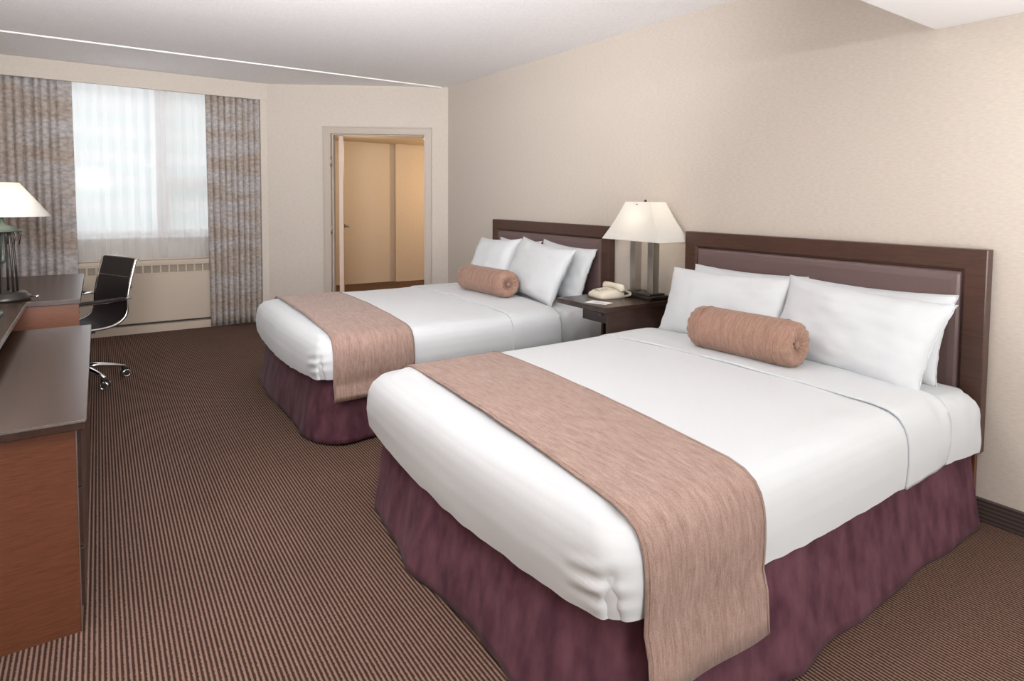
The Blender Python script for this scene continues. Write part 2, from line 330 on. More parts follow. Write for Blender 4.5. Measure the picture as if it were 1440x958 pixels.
# ------------------------------------------------------------------ heater under window
ht = empty('heater_cabinet', (0, 7.325, 0), 'long beige convector heater cover under the window', 'heater')
x0, x1 = XL+.02, -1.62
obj('cover', bx(x0, x1, -.01, .09, .095, .565), M['heater'], ht, bevel=.004)
obj('plinth', bx(x0, x1, -.05, .09, 0, .075), M['heater'], ht, bevel=.004)
obj('top_ledge', bx(x0, x1, -.015, .09, .665, .70), M['heater'], ht, bevel=.004)
obj('shadow_gap', bx(x0, x1, .02, .10, .075, .096), M['plastic'], ht)
obj('grille_back', bx(x0, x1, .02, .11, .565, .665), M['heaterdark'], ht)
bm = bmesh.new(); box(bm, x0, x1, -.012, .02, .565, .58); box(bm, x0, x1, -.012, .02, .65, .666)
x = x0
while x < x1: box(bm, x, x+.014, -.010, .02, .58, .65); x += .0715
obj('grille', bm, M['heater'], ht, bevel=.001)

# ------------------------------------------------------------------ curtains
def drape(name, xa, xb, xab, xbb, y, z0, z1, pitch, amp, seed, m, thick, flat=None, nz=26):
    rnd = random.Random(seed); nx = int((xb-xa)/pitch*20)
    ph = [0]; w_ = []
    for i in range(nx): ph.append(ph[-1]+2*PI/20*(.75+.5*(.5+.5*N(i*.06, seed*3.1))))
    bm = bmesh.new(); rows = []
    for j in range(nz+1):
        v = j/nz; z = z0+(z1-z0)*v; row = []
        for i in range(nx+1):
            u = i/nx; X0 = xab+(xbb-xab)*u; X1 = xa+(xb-xa)*u; x = X0+(X1-X0)*v
            a = amp*(.6+.5*N(i*.05, seed, 0)+.25*(1-v)); 
            if flat: 
                f = min(1, max(0, (flat-u)/.1 if flat > .5 else (u-flat)/.1)); a *= .15+.85*f
            pp = ph[i]+.5*N(v*1.5, i*.02, seed)
            yy = y+a*(math.sin(pp) if thick == 0 else 2.2*(1-abs(math.sin(pp/2))**.55)-.9)+.006*N(x*9, z*2, seed)
            xx = x+(a*.35*math.sin(2*ph[i]) if thick == 0 else 0)
            row.append(bm.verts.new((xx, yy, z)))
        rows.append(row)
    for a, b in zip(rows, rows[1:]):
        for i in range(nx): bm.faces.new((a[i], a[i+1], b[i+1], b[i]))
    return obj(name, bm, m, None, True, solid=thick)
tag(drape('curtain', XL+.02, -3.128, XL+.02, -3.115, 7.248, .012, 2.37, .058, .030, 3, M['drape'], .003, flat=.86), 'patterned grey and tan drape at the left of the window, behind the desk lamp', 'curtain', 'patterned drapes')
tag(drape('curtain', -2.088, -1.566, -2.07, -1.572, 7.248, .012, 2.37, .058, .028, 8, M['drape'], .003), 'patterned grey and tan drape at the right of the window, beside the angled wall', 'curtain', 'patterned drapes')
tag(drape('sheer_curtain', -3.50, -1.70, -3.5, -1.70, 7.352, .72, 2.40, .085, .018, 15, M['sheer'], 0), 'white translucent sheer hanging across the window', 'curtain')

# ------------------------------------------------------------------ beds
def outline(xh, xf, y0, y1, rf, rh, bulge):
    P = []
    def arc(cx, cy, r, a0, a1, n):
        for i in range(n): a = a0+(a1-a0)*i/n; P.append((cx+r*math.cos(a), cy+r*math.sin(a)))
    def line(a, b, n):
        for i in range(n): t = i/n; P.append((a[0]+(b[0]-a[0])*t, a[1]+(b[1]-a[1])*t))
    # near side (y0) going from head to foot, then foot to y1, then back
    line((xh-rh, y0), (xf+rf, y0), 90)
    arc(xf+rf, y0+rf, rf, 1.5*PI, PI, 24)
    line((xf, y0+rf), (xf, y1-rf), 90)
    arc(xf+rf, y1-rf, rf, PI, .5*PI, 24)
    line((xf+rf, y1), (xh-rh, y1), 90)
    arc(xh-rh, y1-rh, rh, .5*PI, 0, 8)
    line((xh, y1-rh), (xh, y0+rh), 20)
    arc(xh-rh, y0+rh, rh, 0, -.5*PI, 8)
    out = []
    yc = (y0+y1)/2; hw = (y1-y0)/2
    for x, y in P:
        t = (y-yc)/hw
        wgt = max(0, min(1, (xf+.9-x)/.9))
        out.append((x-bulge*(1-t*t)*wgt**2, y))
    return out
PROF = [(0, .335), (-.004, .37), (-.008, .42), (-.006, .47), (-.001, .505), (.010, .536), (.030, .562), (.065, .580), (.12, .590), (.25, .595), (.40, .600), (.60, .604), (.77, .606)]
def bed_shell(seed, off=0, hem=None, xh=-.085, xf=-2.045, hw=.845, folds=True, prof=PROF, rf=.085, bulge=.030, sag=True):
    bm = bmesh.new(); rings = []; dense = []
    for (d0, za), (d1, zb) in zip(prof, prof[1:]):
        n = max(1, min(8, int(math.hypot(d1-d0, zb-za)/.010)))
        for i in range(n): dense.append((d0+(d1-d0)*i/n, za+(zb-za)*i/n))
    dense.append(prof[-1])
    for d, z in dense:
        kw = max(0, 1-(z-.335)/.13)
        r = max(.012, rf-d*.3+ (.09 if d > .04 else .03*max(0, d)/.04)); r = min(r, hw-d-.01)
        o = outline(xh-min(d, .6)*(.55 if d > .05 else 1), xf+d, -(hw-d), hw-d, r, min(r, .04), bulge*max(.3, 1-d*1.2))
        ring = []
        for i, (x, y) in enumerate(o):
            zz = z
            nx_, ny_ = 0, 0
            if sag and kw > 0:
                t = y/hw
                if x < xf+.16: zz += (.030-.042*(1-t*t))*kw
                elif abs(t) > .8 : zz += .012*N(x*4, seed+t)*kw-.008*kw
                zz += .006*N(x*14, y*14, seed)*kw
            p = Vector((x, y, zz))
            p.z += .0035*N(x*3, y*3, seed)
            ring.append(p)
        rings.append(ring)
    # offset outward
    vr = loft(bm, rings, True, False, True)
    bmesh.ops.recalc_face_normals(bm, faces=bm.faces)
    bm.normal_update()
    for v in bm.verts:
        n = v.normal.copy()
        w_ = .0025*N(v.co.x*7, v.co.y*7, v.co.z*7+seed)
        if not folds and v.co.x > -.45 and v.co.z < .57: w_ += .010*N(v.co.x*16, v.co.y*16, v.co.z*9+seed)
        if folds:
            for cy in (-hw,):   # tucked corner folds at the foot
                dx = v.co.x-(xf-.005); dy = (v.co.y-cy)*(1 if cy < 0 else -1)
                if dx < .14 and dy < .22 and v.co.z < .52:
                    q = max(0, 1-abs(dy-.075)/.11)*max(0, 1-max(0, dx-.02)/.1)*min(1, (.52-v.co.z)/.06)
                    w_ += q*.0075*math.sin(v.co.z*125+dy*30+seed)*max(0, min(1, (v.co.z-.36)/.05))
                    w_ -= .024*math.exp(-((dy-.035)/.012)**2)*min(1, (.5-v.co.z)/.1 if v.co.z < .5 else 0)*(1 if dx < .05 else 0)
        v.co += n*(off+w_)
    return bm
def cut(bm, co, no):
    g = bm.verts[:]+bm.edges[:]+bm.faces[:]
    bmesh.ops.bisect_plane(bm, geom=g, plane_co=co, plane_no=no, clear_outer=True)
RPROF_N = lambda h1: [(-.020, h1), (-.020, h1+.06), (-.017, .27), (-.013, .33)]
def make_bed(y, seed, label, fold_a, fold_b, fold_y_lean):
    t = empty('bed', (0, y, 0), label, 'bed', 'queen beds along the wall')
    mb = bed_shell(seed, off=-.005, folds=False, xh=-.076)
    for v in mb.verts:
        k = max(0, min(1, (v.co.x+.42)/.22)); v.co.y *= 1+.036*k*k*(3-2*k)
    obj('mattress', mb, M['sheet2'], t, True)
    bm = bed_shell(seed, off=.004); cut(bm, (fold_b, 0, 0), (1, fold_y_lean, 0)); cv = obj('coverlet', bm, M['sheet'], t, True)
    bm = bed_shell(seed+1, off=.013, folds=False); cut(bm, (fold_b+.02, 0, 0), (1, fold_y_lean, 0)); cut(bm, (fold_a, 0, 0), (-1, -fold_y_lean, 0))
    bm.normal_update()
    o = obj('folded_top_sheet', bm, M['sheet'], t, True, solid=.009, soff=-1)
    # skirt
    bm = bmesh.new(); rings = []; hs = .845
    for k in range(15):
        v = k/14; z = .004+.375*v
        grow = .06*(1-v)**1.2
        o_ = outline(-.07, -1.985-grow, -(hs-.015+grow), hs-.015+grow, .11+.09*(1-v), .03, .045)
        ring = []
        L = len(o_)
        for i, (x, yy) in enumerate(o_):
            s_ = i
            px, py = o_[(i-1) % L]; qx, qy = o_[(i+1) % L]; nn = Vector((qy-py, -(qx-px), 0)).normalized()*-1
            s = x*5+yy*5
            wv = (.028*N(x*4.2+seed, yy*4.2, .3)+.015*math.sin(x*19+yy*6+seed)*(.5+N(x*2, yy*2, seed)))*(1-v)**.8 + .004*N(x*12, yy*12, z*6)
            if x > -.30: wv = wv*.2
            zz = z+.01*(1-v)*(N(x*3, yy*3, seed+5)+.4)
            ring.append(Vector((x, yy, max(.003, zz)))+nn*wv)
        rings.append(ring)
    loft(bm, rings, True, False, False); obj('bed_skirt', bm, M['skirt'], t, True, solid=.004)
    bm = bx(-1.9, -.12, -.74, .74, .12, .33); obj('box_spring', bm, M['sheet2'], t, bevel=.03)
    for (lx, ly) in ((-1.8, -.66), (-1.8, .66), (-.25, -.66), (-.25, .66)):
        bm = bmesh.new(); lathe(bm, [(.022, 0), (.022, .12)], c=(lx, ly, 0), n=12); obj('leg', bm, M['plastic'], t)
    return t
YN, YF = 1.862, 4.245
make_bed(YN, 1.7, 'nearer queen bed with white bedding and plum velvet skirt', -.715, -.40, .03)
make_bed(YF, 6.3, 'farther queen bed with white bedding and plum velvet skirt, before the doorway', -.86, -.50, .0)

def make_runner(y, seed, xa, xb, lean, hem_n, hem_f, label):
    P = [(d-.004, z) for d, z in PROF]
    full = [(-.022, hem_n), (-.021, hem_n+.05), (-.018, .28)]+P
    bm = bmesh.new(); hw = .845; nx = 30; path = []
    for d, z in full: path.append((-(hw-d), z))
    path.append((0, .607))
    far = [(-.022, hem_f), (-.021, hem_f+.05), (-.018, .28)]+P
    for d, z in reversed(far): path.append((hw-d, z))
    # refine the path
    fine = []
    for a, b in zip(path, path[1:]):
        n = max(1, int(math.dist(a, b)/.03))
        for i in range(n): fine.append((a[0]+(b[0]-a[0])*i/n, a[1]+(b[1]-a[1])*i/n))
    fine.append(path[-1]); rows = []
    for i, (yy, z) in enumerate(fine):
        a = fine[max(0, i-1)]; b = fine[min(len(fine)-1, i+1)]; tn = Vector((0, b[0]-a[0], b[1]-a[1])).normalized(); nrm = Vector((0, -tn.z, tn.y))
        row = []
        hang = max(0, (.42-z)/.3)
        for k in range(nx+1):
            u = k/nx; x = xa+(xb-xa)*u + lean*(yy/hw)
            off = .011+.0025*N(x*5, yy*5+z*5, seed)+hang*.008*(math.sin(x*16+seed)+1)
            row.append(bm.verts.new(Vector((x, yy, z))+nrm*off))
        rows.append(row)
    for a, b in zip(rows, rows[1:]):
        for i in range(nx): bm.faces.new((a[i], a[i+1], b[i+1], b[i]))
    o = obj('bed_runner', bm, M['runner'], None, True, solid=.006, soff=-1); o.location = (0, y, 0)
    # stitched hem
    bm = bmesh.new()
    for (dk, sgn) in ((xa+.010, 1), (xb-.010, -1)):
        pts = []
        for i, (yy, z) in enumerate(fine):
            a = fine[max(0, i-1)]; b = fine[min(len(fine)-1, i+1)]; tn = Vector((0, b[0]-a[0], b[1]-a[1])).normalized(); nrm = Vector((0, -tn.z, tn.y))
            x = dk+lean*(yy/hw); hang = max(0, (.42-z)/.3)
            off = .012+.0025*N(x*5, yy*5+z*5, seed)+hang*.008*(math.sin(x*16+seed)+1)
            pts.append(Vector((x, yy, z))+nrm*off)
        tube(bm, pts, .0016, 6)
    obj('hem_stitching', bm, M['runner'], o, True)
    return tag(o, label, 'bed runner', 'woven bed runners')
make_runner(YN, 2, -1.925, -1.475, .055, .168, .20, 'rose-taupe woven runner draped across the foot of the nearer bed')
make_runner(YF, 9, -1.955, -1.50, .03, .245, .24, 'rose-taupe woven runner draped across the foot of the farther bed')

# pillows
def pillow(loc, w_, h_, t_, lean, yawd, seed, label, rollx=0, group=None, pinch=.07, tr=0):
    n = 26; bm = bmesh.new()
    def pos(u, v, side):
        e = max(0, (1-abs(u)**3.2)*(1-abs(v)**3.2))**.55
        px = w_/2*u*(1-pinch*(1-v*v)*abs(u)**2)+(tr*(1-v)/2*(-u) if u < 0 else 0); pz = h_/2*v*(1-pinch*1.15*(1-u*u)*abs(v)**2)
        th = t_/2*e*(1+.18*N(u*1.7, v*1.7, seed))
        edge = max(abs(u), abs(v))
        wr = .007*N(u*5+seed, v*5, side)*e + .008*N(u*9, v*9, seed)*(edge**4)*(1 if e > 0 else .3)
        return Vector((px+.004*N(v*6, seed), side*th+wr+ (.006*N(u*7, v*7, seed+3)), pz))
    g = {}
    for s in (1, -1):
        for i in range(n+1):
            for j in range(n+1):
                u = -1+2*i/n; v = -1+2*j/n
                u = math.copysign(1-(1-abs(u))**1.25, u) ; v = math.copysign(1-(1-abs(v))**1.25, v)
                if s == -1 and (i in (0, n) or j in (0, n)): g[s, i, j] = g[1, i, j]; continue
                g[s, i, j] = bm.verts.new(pos(u, v, s))
    for s in (1, -1):
        for i in range(n):
            for j in range(n):
                f = [g[s, i, j], g[s, i+1, j], g[s, i+1, j+1], g[s, i, j+1]]
                bm.faces.new(f if s == 1 else f[::-1])
    o = obj('pillow', bm, M['sheet'], None, True)
    # local: width x, thickness y, height z -> width along world y, leaning back toward +x
    mt = Matrix.Translation(loc) @ Matrix.Rotation(R(90+yawd), 4, 'Z') @ Matrix.Rotation(R(lean), 4, 'X') @ Matrix.Rotation(R(rollx), 4, 'Y')
    o.matrix_world = mt
    # piping seam as a part
    bm = bmesh.new(); pts = []
    for k in range(4):
        for i in range(26):
            q = -1+2*i/26; u, v = [(q, -1), (1, q), (-q, 1), (-1, -q)][k]; pts.append(pos(u, v, 1))
    pts.append(pts[0]); tube(bm, pts, .0022, 6); obj('seam', bm, M['sheet'], o, True)
    return tag(o, label, 'pillow', group)
# near bed
pillow((-.150, 2.175, .772), .76, .40, .12, 19, 0, 1, 'white pillow behind the left front pillow on the nearer bed')
pillow((-.150, 1.465, .768), .74, .40, .12, 19, 0, 2, 'white pillow behind the right front pillow on the nearer bed', tr=.02)
pillow((-.300, 2.175, .770), .80, .40, .155, 21, 2, 3, 'white pillow leaning behind the bolster, left front on the nearer bed', rollx=1)
pillow((-.300, 1.440, .772), .79, .40, .155, 21, -2, 4, 'white pillow at right front on the nearer bed, half behind the bolster', rollx=-3, tr=.05)
# far bed
pillow((-.15, 4.53, .80), .66, .42, .13, 17, 0, 5, 'white pillow deepest left at the headboard of the farther bed', pinch=.095)
pillow((-.16, 3.84, .80), .70, .43, .13, 19, 0, 6, 'white pillow at right rear of the farther bed, beside the nightstand', rollx=-3, pinch=.095)
pillow((-.33, 4.58, .815), .60, .43, .16, 24, 3, 7, 'white pillow at left front of the farther bed, behind the bolster', rollx=2, pinch=.095)
pillow((-.34, 3.91, .81), .80, .45, .16, 25, -3, 8, 'large white pillow at right front of the farther bed', rollx=-4, pinch=.095)

def bolster(loc, half, r, yawd, seed, label):
    bm = bmesh.new(); n = 112; rings = []
    def ring(s, rr, amp=0, ph=0):
        return [Vector((rr*(1+amp*math.sin(14*a+ph+1.5*N(a, seed)))*math.cos(a), s, rr*(1+amp*math.sin(14*a+ph+1.5*N(a, seed)))*math.sin(a))) for a in [2*PI*i/n for i in range(n)]]
    prof = [(-half+.036, .010, .16), (-half+.022, .028, .26), (-half+.006, .05, .17), (-half, .07, .09), (-half+.008, .088, .04), (-half+.03, .1, .010), (-half+.08, .103, .004)]
    full = prof+[(-half+.08+i*(2*half-.16)/12, .104+.002*N(i*.7, seed), .002) for i in range(1, 12)]+[(-a, b, c) for a, b, c in reversed(prof)]
    for s, rr, am in full: rings.append(ring(s, rr*r/.104, am, s*3))
    loft(bm, rings); o = obj('bolster_pillow', bm, M['bolster'], None, True)
    o.location = loc; o.rotation_euler = (0, 0, R(yawd))
    for sg in (-1, 1):
        bm = bmesh.new(); tube(bm, [(0, sg*(half-.033), 0), (0, sg*(half-.014), 0), (0, sg*(half-.010), 0)], [.016, .016, .006], 14); obj('button', bm, M['bolster'], o, True)
        bm = bmesh.new(); rr = r*1.003; tube(bm, [(rr*math.cos(2*PI*i/40), sg*(half-.075), rr*math.sin(2*PI*i/40)) for i in range(41)], .0022, 6); obj('piping', bm, M['bolster'], o, True)
    return tag(o, label, 'bolster', 'copper bolsters')
bolster((-.545, 1.83, .715), .285, .105, 3, 1, 'copper-brown cylindrical bolster in front of the pillows on the nearer bed')
bolster((-.60, 4.20, .715), .315, .102, 3, 2, 'copper-brown cylindrical bolster in front of the pillows on the farther bed')

# headboards
def headboard(y0, label):
    W, Hh = 1.663, 1.155; fwid = .098
    t = empty('headboard', (-.028, y0+W/2, 0), label, 'headboard', 'wood framed headboards')
    hw = W/2
    bm = bmesh.new(); prof = [(0, -.024), (0, -.032), (.004, -.035), (.082, -.035), (.088, -.030), (.098, -.020)]
    # mitred frame: left, top, right and a bottom rail
    def lofted(path):
        rings = []
        for (y, z, dy, dz) in path:
            pts = [Vector((x, y+dy*d, z+dz*d)) for d, x in prof]+[Vector((.020, y+dy*.098, z+dz*.098)), Vector((.020, y, z))]
            rings.append(pts)
        loft(bm, rings)
    lofted([(-hw, .30, 1, 0), (-hw, Hh, 1, -1), (hw, Hh, -1, -1), (hw, .30, -1, 0)])
    box(bm, -.02, .02, -hw+.09, hw-.09, .30, .44)
    obj('frame', bm, M['woodframe'], t)
    # padded panel
    bm = bmesh.new(); y_, z0, z1 = hw-.096, .44, Hh-.096; rings = []
    for ins, x in ((0, .0), (0, -.018), (.006, -.028), (.016, -.034), (.04, -.037), (.2, -.038)):
        zi = min(ins, .2); rings.append([Vector((x, -y_+ins, z0+zi)), Vector((x, y_-ins, z0+zi)), Vector((x, y_-ins, z1-zi)), Vector((x, -y_+ins, z1-zi))])
    loft(bm, rings); obj('padded_panel', bm, M['leather'], t, bevel=.003)
    for s in (-1, 1):
        a, b = (s*hw-s*.10, s*hw-s*.018) ; o = obj('leg', bx(-.018, .010, min(a, b), max(a, b), 0, .30), M['woodred'], t, bevel=.002)
    return t
headboard(1.002, 'dark wood headboard with brown leatherette panel behind the nearer bed')
headboard(3.393, 'dark wood headboard with brown leatherette panel behind the farther bed')

# nightstand
ns = empty('nightstand', (0, 0, 0), 'dark wood open nightstand between the two beds', 'nightstand')
zt = .715
obj('top', bx(-.640, -.015, 2.745, 3.225, zt-.032, zt), M['woodtop'], ns, bevel=.003)
obj('side_panel', bx(-.595, -.03, 2.762, 2.787, .10, zt-.033), M['wood'], ns, bevel=.002)
obj('side_panel', bx(-.28, -.03, 3.185, 3.208, .10, zt-.033), M['wood'], ns, bevel=.002)
dr = obj('drawer', bx(-.46, -.05, 2.79, 3.182, zt-.145, zt-.036), M['wood'], ns, bevel=.002)
bm = bmesh.new(); tube(bm, [(-.46, 2.985, zt-.09), (-.475, 2.985, zt-.09)], .008); obj('knob', bm, M['nickel'], dr, True)
obj('shelf', bx(-.50, -.04, 2.79, 3.182, .24, .262), M['wood'], ns, bevel=.002)
obj('plinth', bx(-.50, -.04, 2.79, 3.182, 0, .10), M['wood'], ns, bevel=.002)

# nightstand lamp
lm = empty('table_lamp', (-.15, 2.935, zt), 'table lamp with twin nickel bars and rectangular white shade between the headboards', 'lamp')
obj('base', bx(-.085, .085, -.150, .150, 0, .022), M['bronze'], lm, bevel=.004)
obj('base_step', bx(-.066, .066, -.125, .125, .022, .034), M['bronze'], lm, bevel=.003)
for s in (-1, 1):
    obj('bar', bx(-.028, .028, s*.082-.026, s*.082+.026, .034, .385), M['nickel'], lm, bevel=.002)
obj('crossbar', bx(-.032, .032, -.125, .125, .385, .397), M['bronze'], lm, bevel=.002)
bm = bmesh.new(); lathe(bm, [(.008, .397), (.008, .44), (.018, .44), (.018, .48)], n=16); obj('socket', bm, M['bronze'], lm, True)
bm = bmesh.new(); lathe(bm, [(.013, .48), (.03, .52), (.03, .55), (.015, .575), (.003, .58)], n=20)
bmat = bpy.data.materials.new('lit bulb'); bmat.use_nodes = True; bb = bmat.node_tree.nodes['Principled BSDF']; bb.inputs['Emission Color'].default_value = (1, .88, .7, 1); bb.inputs['Emission Strength'].default_value = 2
obj('bulb', bm, bmat, lm, True)
def rect_shade(xb, yb, xt, yt, z0, z1):
    bm = bmesh.new(); rings = []
    for k in range(7):
        v = k/6; q = v+.10*math.sin(PI*v)*.6; hx = xb+(xt-xb)*q; hy = yb+(yt-yb)*q; z = z0+(z1-z0)*v
        rings.append([Vector(p) for p in ((-hx, -hy, z), (hx, -hy, z), (hx, hy, z), (-hx, hy, z))])
    loft(bm, rings, True, False, False); return bm
obj('lamp_shade', rect_shade(.135, .268, .066, .118, .372, .618), M['shade'], lm, solid=.003)
bm = bmesh.new(); box(bm, -.08, .08, -.002, .002, .600, .604); lathe(bm, [(.004, .60), (.009, .615), (.009, .628), (.002, .634)], n=12); obj('finial', bm, M['bronze'], lm)
def bulb_light(loc, e):
    l = bpy.data.lights.new('lamp_bulb_light', 'POINT'); l.energy = e; l.color = (1, .9, .76); l.shadow_soft_size = .05
    o = bpy.data.objects.new('lamp_bulb_light', l); C.objects.link(o); o.location = loc
bulb_light((-.15, 2.935, zt+.50), 3.0)

# telephone
tp = empty('telephone', (-.36, 3.065, zt), 'ivory desk telephone on the nightstand beside the lamp', 'telephone', rz=R(-8))
bm = bmesh.new(); rings = []
for (z, sx, sy, sl) in ((0, .092, .092, 0), (.012, .098, .098, 0), (.028, .094, .095, .0), (.042, .080, .088, .012), (.050, .060, .075, .02)):
    rings.append([Vector((math.copysign(abs(math.cos(a))**.45, math.cos(a))*sx+sl, math.copysign(abs(math.sin(a))**.45, math.sin(a))*sy, z+max(0, math.cos(a))*.016*(z > .01))) for a in [2*PI*i/40 for i in range(40)]])
loft(bm, rings); obj('body', bm, M['phone'], tp, True)
bm = bmesh.new(); tube(bm, [(.055, -.108, .050), (.055, -.090, .066), (.052, -.05, .073), (.052, 0, .075), (.052, .05, .073), (.055, .090, .066), (.055, .108, .050)], [.014, .025, .019, .016, .019, .025, .014], 14); obj('handset', bm, M['phone'], tp, True)
kp = bmesh.new()
for i in range(3):
    for j in range(4): box(kp, -.068+.022*j, -.054+.022*j, -.028+.022*i, -.014+.022*i, .040, .056)
obj('keypad', kp, M['phonedark'], tp, bevel=.002)
bm = bmesh.new(); pts = []
for i in range(160):
    a = i*.55; u = i/159; pts.append((.06+.035*math.sin(u*PI)+.006*math.cos(a), -.10-.04*math.sin(u*PI), .012+.045*(1-u)+.006*math.sin(a)) if u < .5 else (.06+.035*math.sin(u*PI)+.006*math.cos(a), -.10-.04*math.sin(u*PI), .012+.045*(1-u)+.006*math.sin(a)))
tube(bm, pts, .0016, 5); obj('coiled_cord', bm, M['phone'], tp, True)
# card
cdv = empty('notecard', (-.545, 2.915, zt+.001), 'small white card lying at the front corner of the nightstand', 'card', rz=R(18))
obj('sheet', bx(-.045, .045, -.075, .075, 0, .0015), M['paper'], cdv)
bm = bmesh.new(); [box(bm, -.03+.014*k, -.026+.014*k, -.055, .03 if k % 2 else .05, .0015, .0019) for k in range(4)]; obj('printed_lines', bm, M['ink'], cdv)

# ------------------------------------------------------------------ dresser, desk
dr = empty('dresser', (-3.335, 3.21, 0), 'low dark wood dresser with red-brown end panel along the left wall', 'dresser')
def L(x0, x1, y0, y1, z0, z1): return bx(x0+3.335, x1+3.335, y0-3.21, y1-3.21, z0, z1)
xl = XL+.012
obj('top', L(xl, -3.004, 2.347, 4.066, .635, .665), M['woodtop'], dr, bevel=.002)
obj('edge_banding', L(xl, -3.006, 2.3445, 2.3475, .6585, .6625), M['edge'], dr)
obj('end_panel', L(xl, -3.030, 2.375, 2.400, 0, .634), M['woodred'], dr, bevel=.001)
obj('edge_banding', L(-3.0315, -3.0285, 2.3735, 2.376, 0, .634), M['edge'], dr)
obj('end_panel', L(xl, -3.030, 4.02, 4.045, 0, .634), M['wood'], dr, bevel=.001)
obj('carcass', L(xl, -3.045, 2.401, 4.019, .06, .633), M['wood'], dr)
obj('plinth', L(xl, -3.07, 2.401, 4.019, 0, .059), M['wood'], dr)
for i in range(2):
    for j in range(3):
        ya = 2.403+.81*i; za = .065+.19*j
        d = obj('drawer', L(-3.044, -3.020, ya, ya+.80, za, za+.184), M['wood'], dr, bevel=.002)

rs = empty('raised_shelf', (-3.46, 3.44, .665), 'dark raised shelf slab standing on the back of the dresser', 'shelf')
def L2(x0, x1, y0, y1, z0, z1): return bx(x0+3.46, x1+3.46, y0-3.44, y1-3.44, z0-.665, z1-.665)
obj('top', L2(xl, -3.277, 2.50, 4.386, .737, .760), M['woodtop'], rs, bevel=.001)
obj('edge_banding', L2(-3.2775, -3.2745, 2.50, 4.386, .739, .758), M['edge'], rs)
obj('support', L2(xl, -3.36, 2.55, 2.575, .665, .736), M['wood'], rs)
obj('support', L2(xl, -3.36, 3.95, 3.975, .665, .736), M['wood'], rs)

dk = empty('writing_desk', (-3.34, 5.09, 0), 'dark wood writing desk near the window, under the drape', 'desk')
def L3(x0, x1, y0, y1, z0, z1): return bx(x0+3.34, x1+3.34, y0-5.09, y1-5.09, z0, z1)
obj('top', L3(xl, -3.052, 4.39, 5.785, .732, .760), M['woodtop'], dk, bevel=.002)
obj('end_panel', L3(xl, -3.060, 4.405, 4.43, 0, .731), M['woodred'], dk, bevel=.001)
obj('end_panel', L3(xl, -3.105, 5.745, 5.77, 0, .731), M['wood'], dk, bevel=.001)
obj('modesty_panel', L3(xl, xl+.02, 4.431, 5.744, .25, .731), M['wood'], dk)
d = obj('drawer', L3(xl+.03, -3.075, 4.50, 5.68, .655, .730), M['wood'], dk, bevel=.002)

bm = bmesh.new(); lathe(bm, [(.12, 0), (.15, .004), (.158, .016), (.155, .022), (.148, .018), (.12, .008), (.004, .008)], n=48)
for v in bm.verts: v.co.x *= 1.0; v.co.y *= 1.35
tr = obj('glass_tray', bm, M['greenglass'], None, True); tr.location = (-3.487, 3.93, .761); tag(tr, 'rounded dark green glass dish at the photo\'s left edge on the raised shelf', 'tray')

# desk lamp
dl = empty('desk_lamp', (-3.375, 4.52, .761), 'lamp with conical white shade and slender dark rods on the desk', 'lamp')
bm = bmesh.new(); lathe(bm, [(.108, 0), (.112, .006), (.110, .022), (.098, .028), (.094, .040), (.085, .046), (.004, .050)], n=48); obj('base', bm, M['bronze'], dl, True)
for k in range(6):
    a = 2*PI*k/6+.3; c, s = math.cos(a), math.sin(a)
    bm = bmesh.new(); tube(bm, [(c*.055, s*.055, .046), (c*.050, s*.050, .2), (c*.042, s*.042, .34), (c*.03, s*.03, .375)], .0055, 10); tube(bm, [(c*.068, s*.068, .30), (c*.078, s*.078, .35), (c*.055, s*.055, .382)], .003, 8); obj('rod', bm, M['bronze'], dl, True)
bm = bmesh.new(); lathe(bm, [(.085, .372), (.083, .378), (.05, .398), (.02, .41), (.008, .43), (.008, .46), (.018, .46), (.018, .49)], n=32); obj('cap', bm, M['verdigris'], dl, True)
bm = bmesh.new(); lathe(bm, [(.004, .2), (.012, .215), (.010, .235), (.004, .25), (.004, .372)], n=20); obj('centre_drop', bm, M['verdigris'], dl, True)
bm = bmesh.new(); tube(bm, [(.108, -.02, .014), (.13, -.025, .016), (.142, -.027, .016)], [.004, .004, .007], 10); obj('switch_knob', bm, M['chrome'], dl, True)
bm = bmesh.new(); lathe(bm, [(.205, .455), (.075, .635)], n=64, cap0=False, cap1=False); obj('lamp_shade', bm, M['shade'], dl, True, solid=.003)
bm = bmesh.new(); lathe(bm, [(.013, .49), (.03, .52), (.03, .55), (.015, .575), (.003, .58)], n=20); obj('bulb', bm, bmat, dl, True)
bulb_light((-3.375, 4.52, .761+.56), 2.4)

# ------------------------------------------------------------------ office chair
ch = empty('office_chair', (-3.133, 5.455, 0), 'black and chrome swivel office chair tucked at the writing desk', 'chair', rz=R(204))
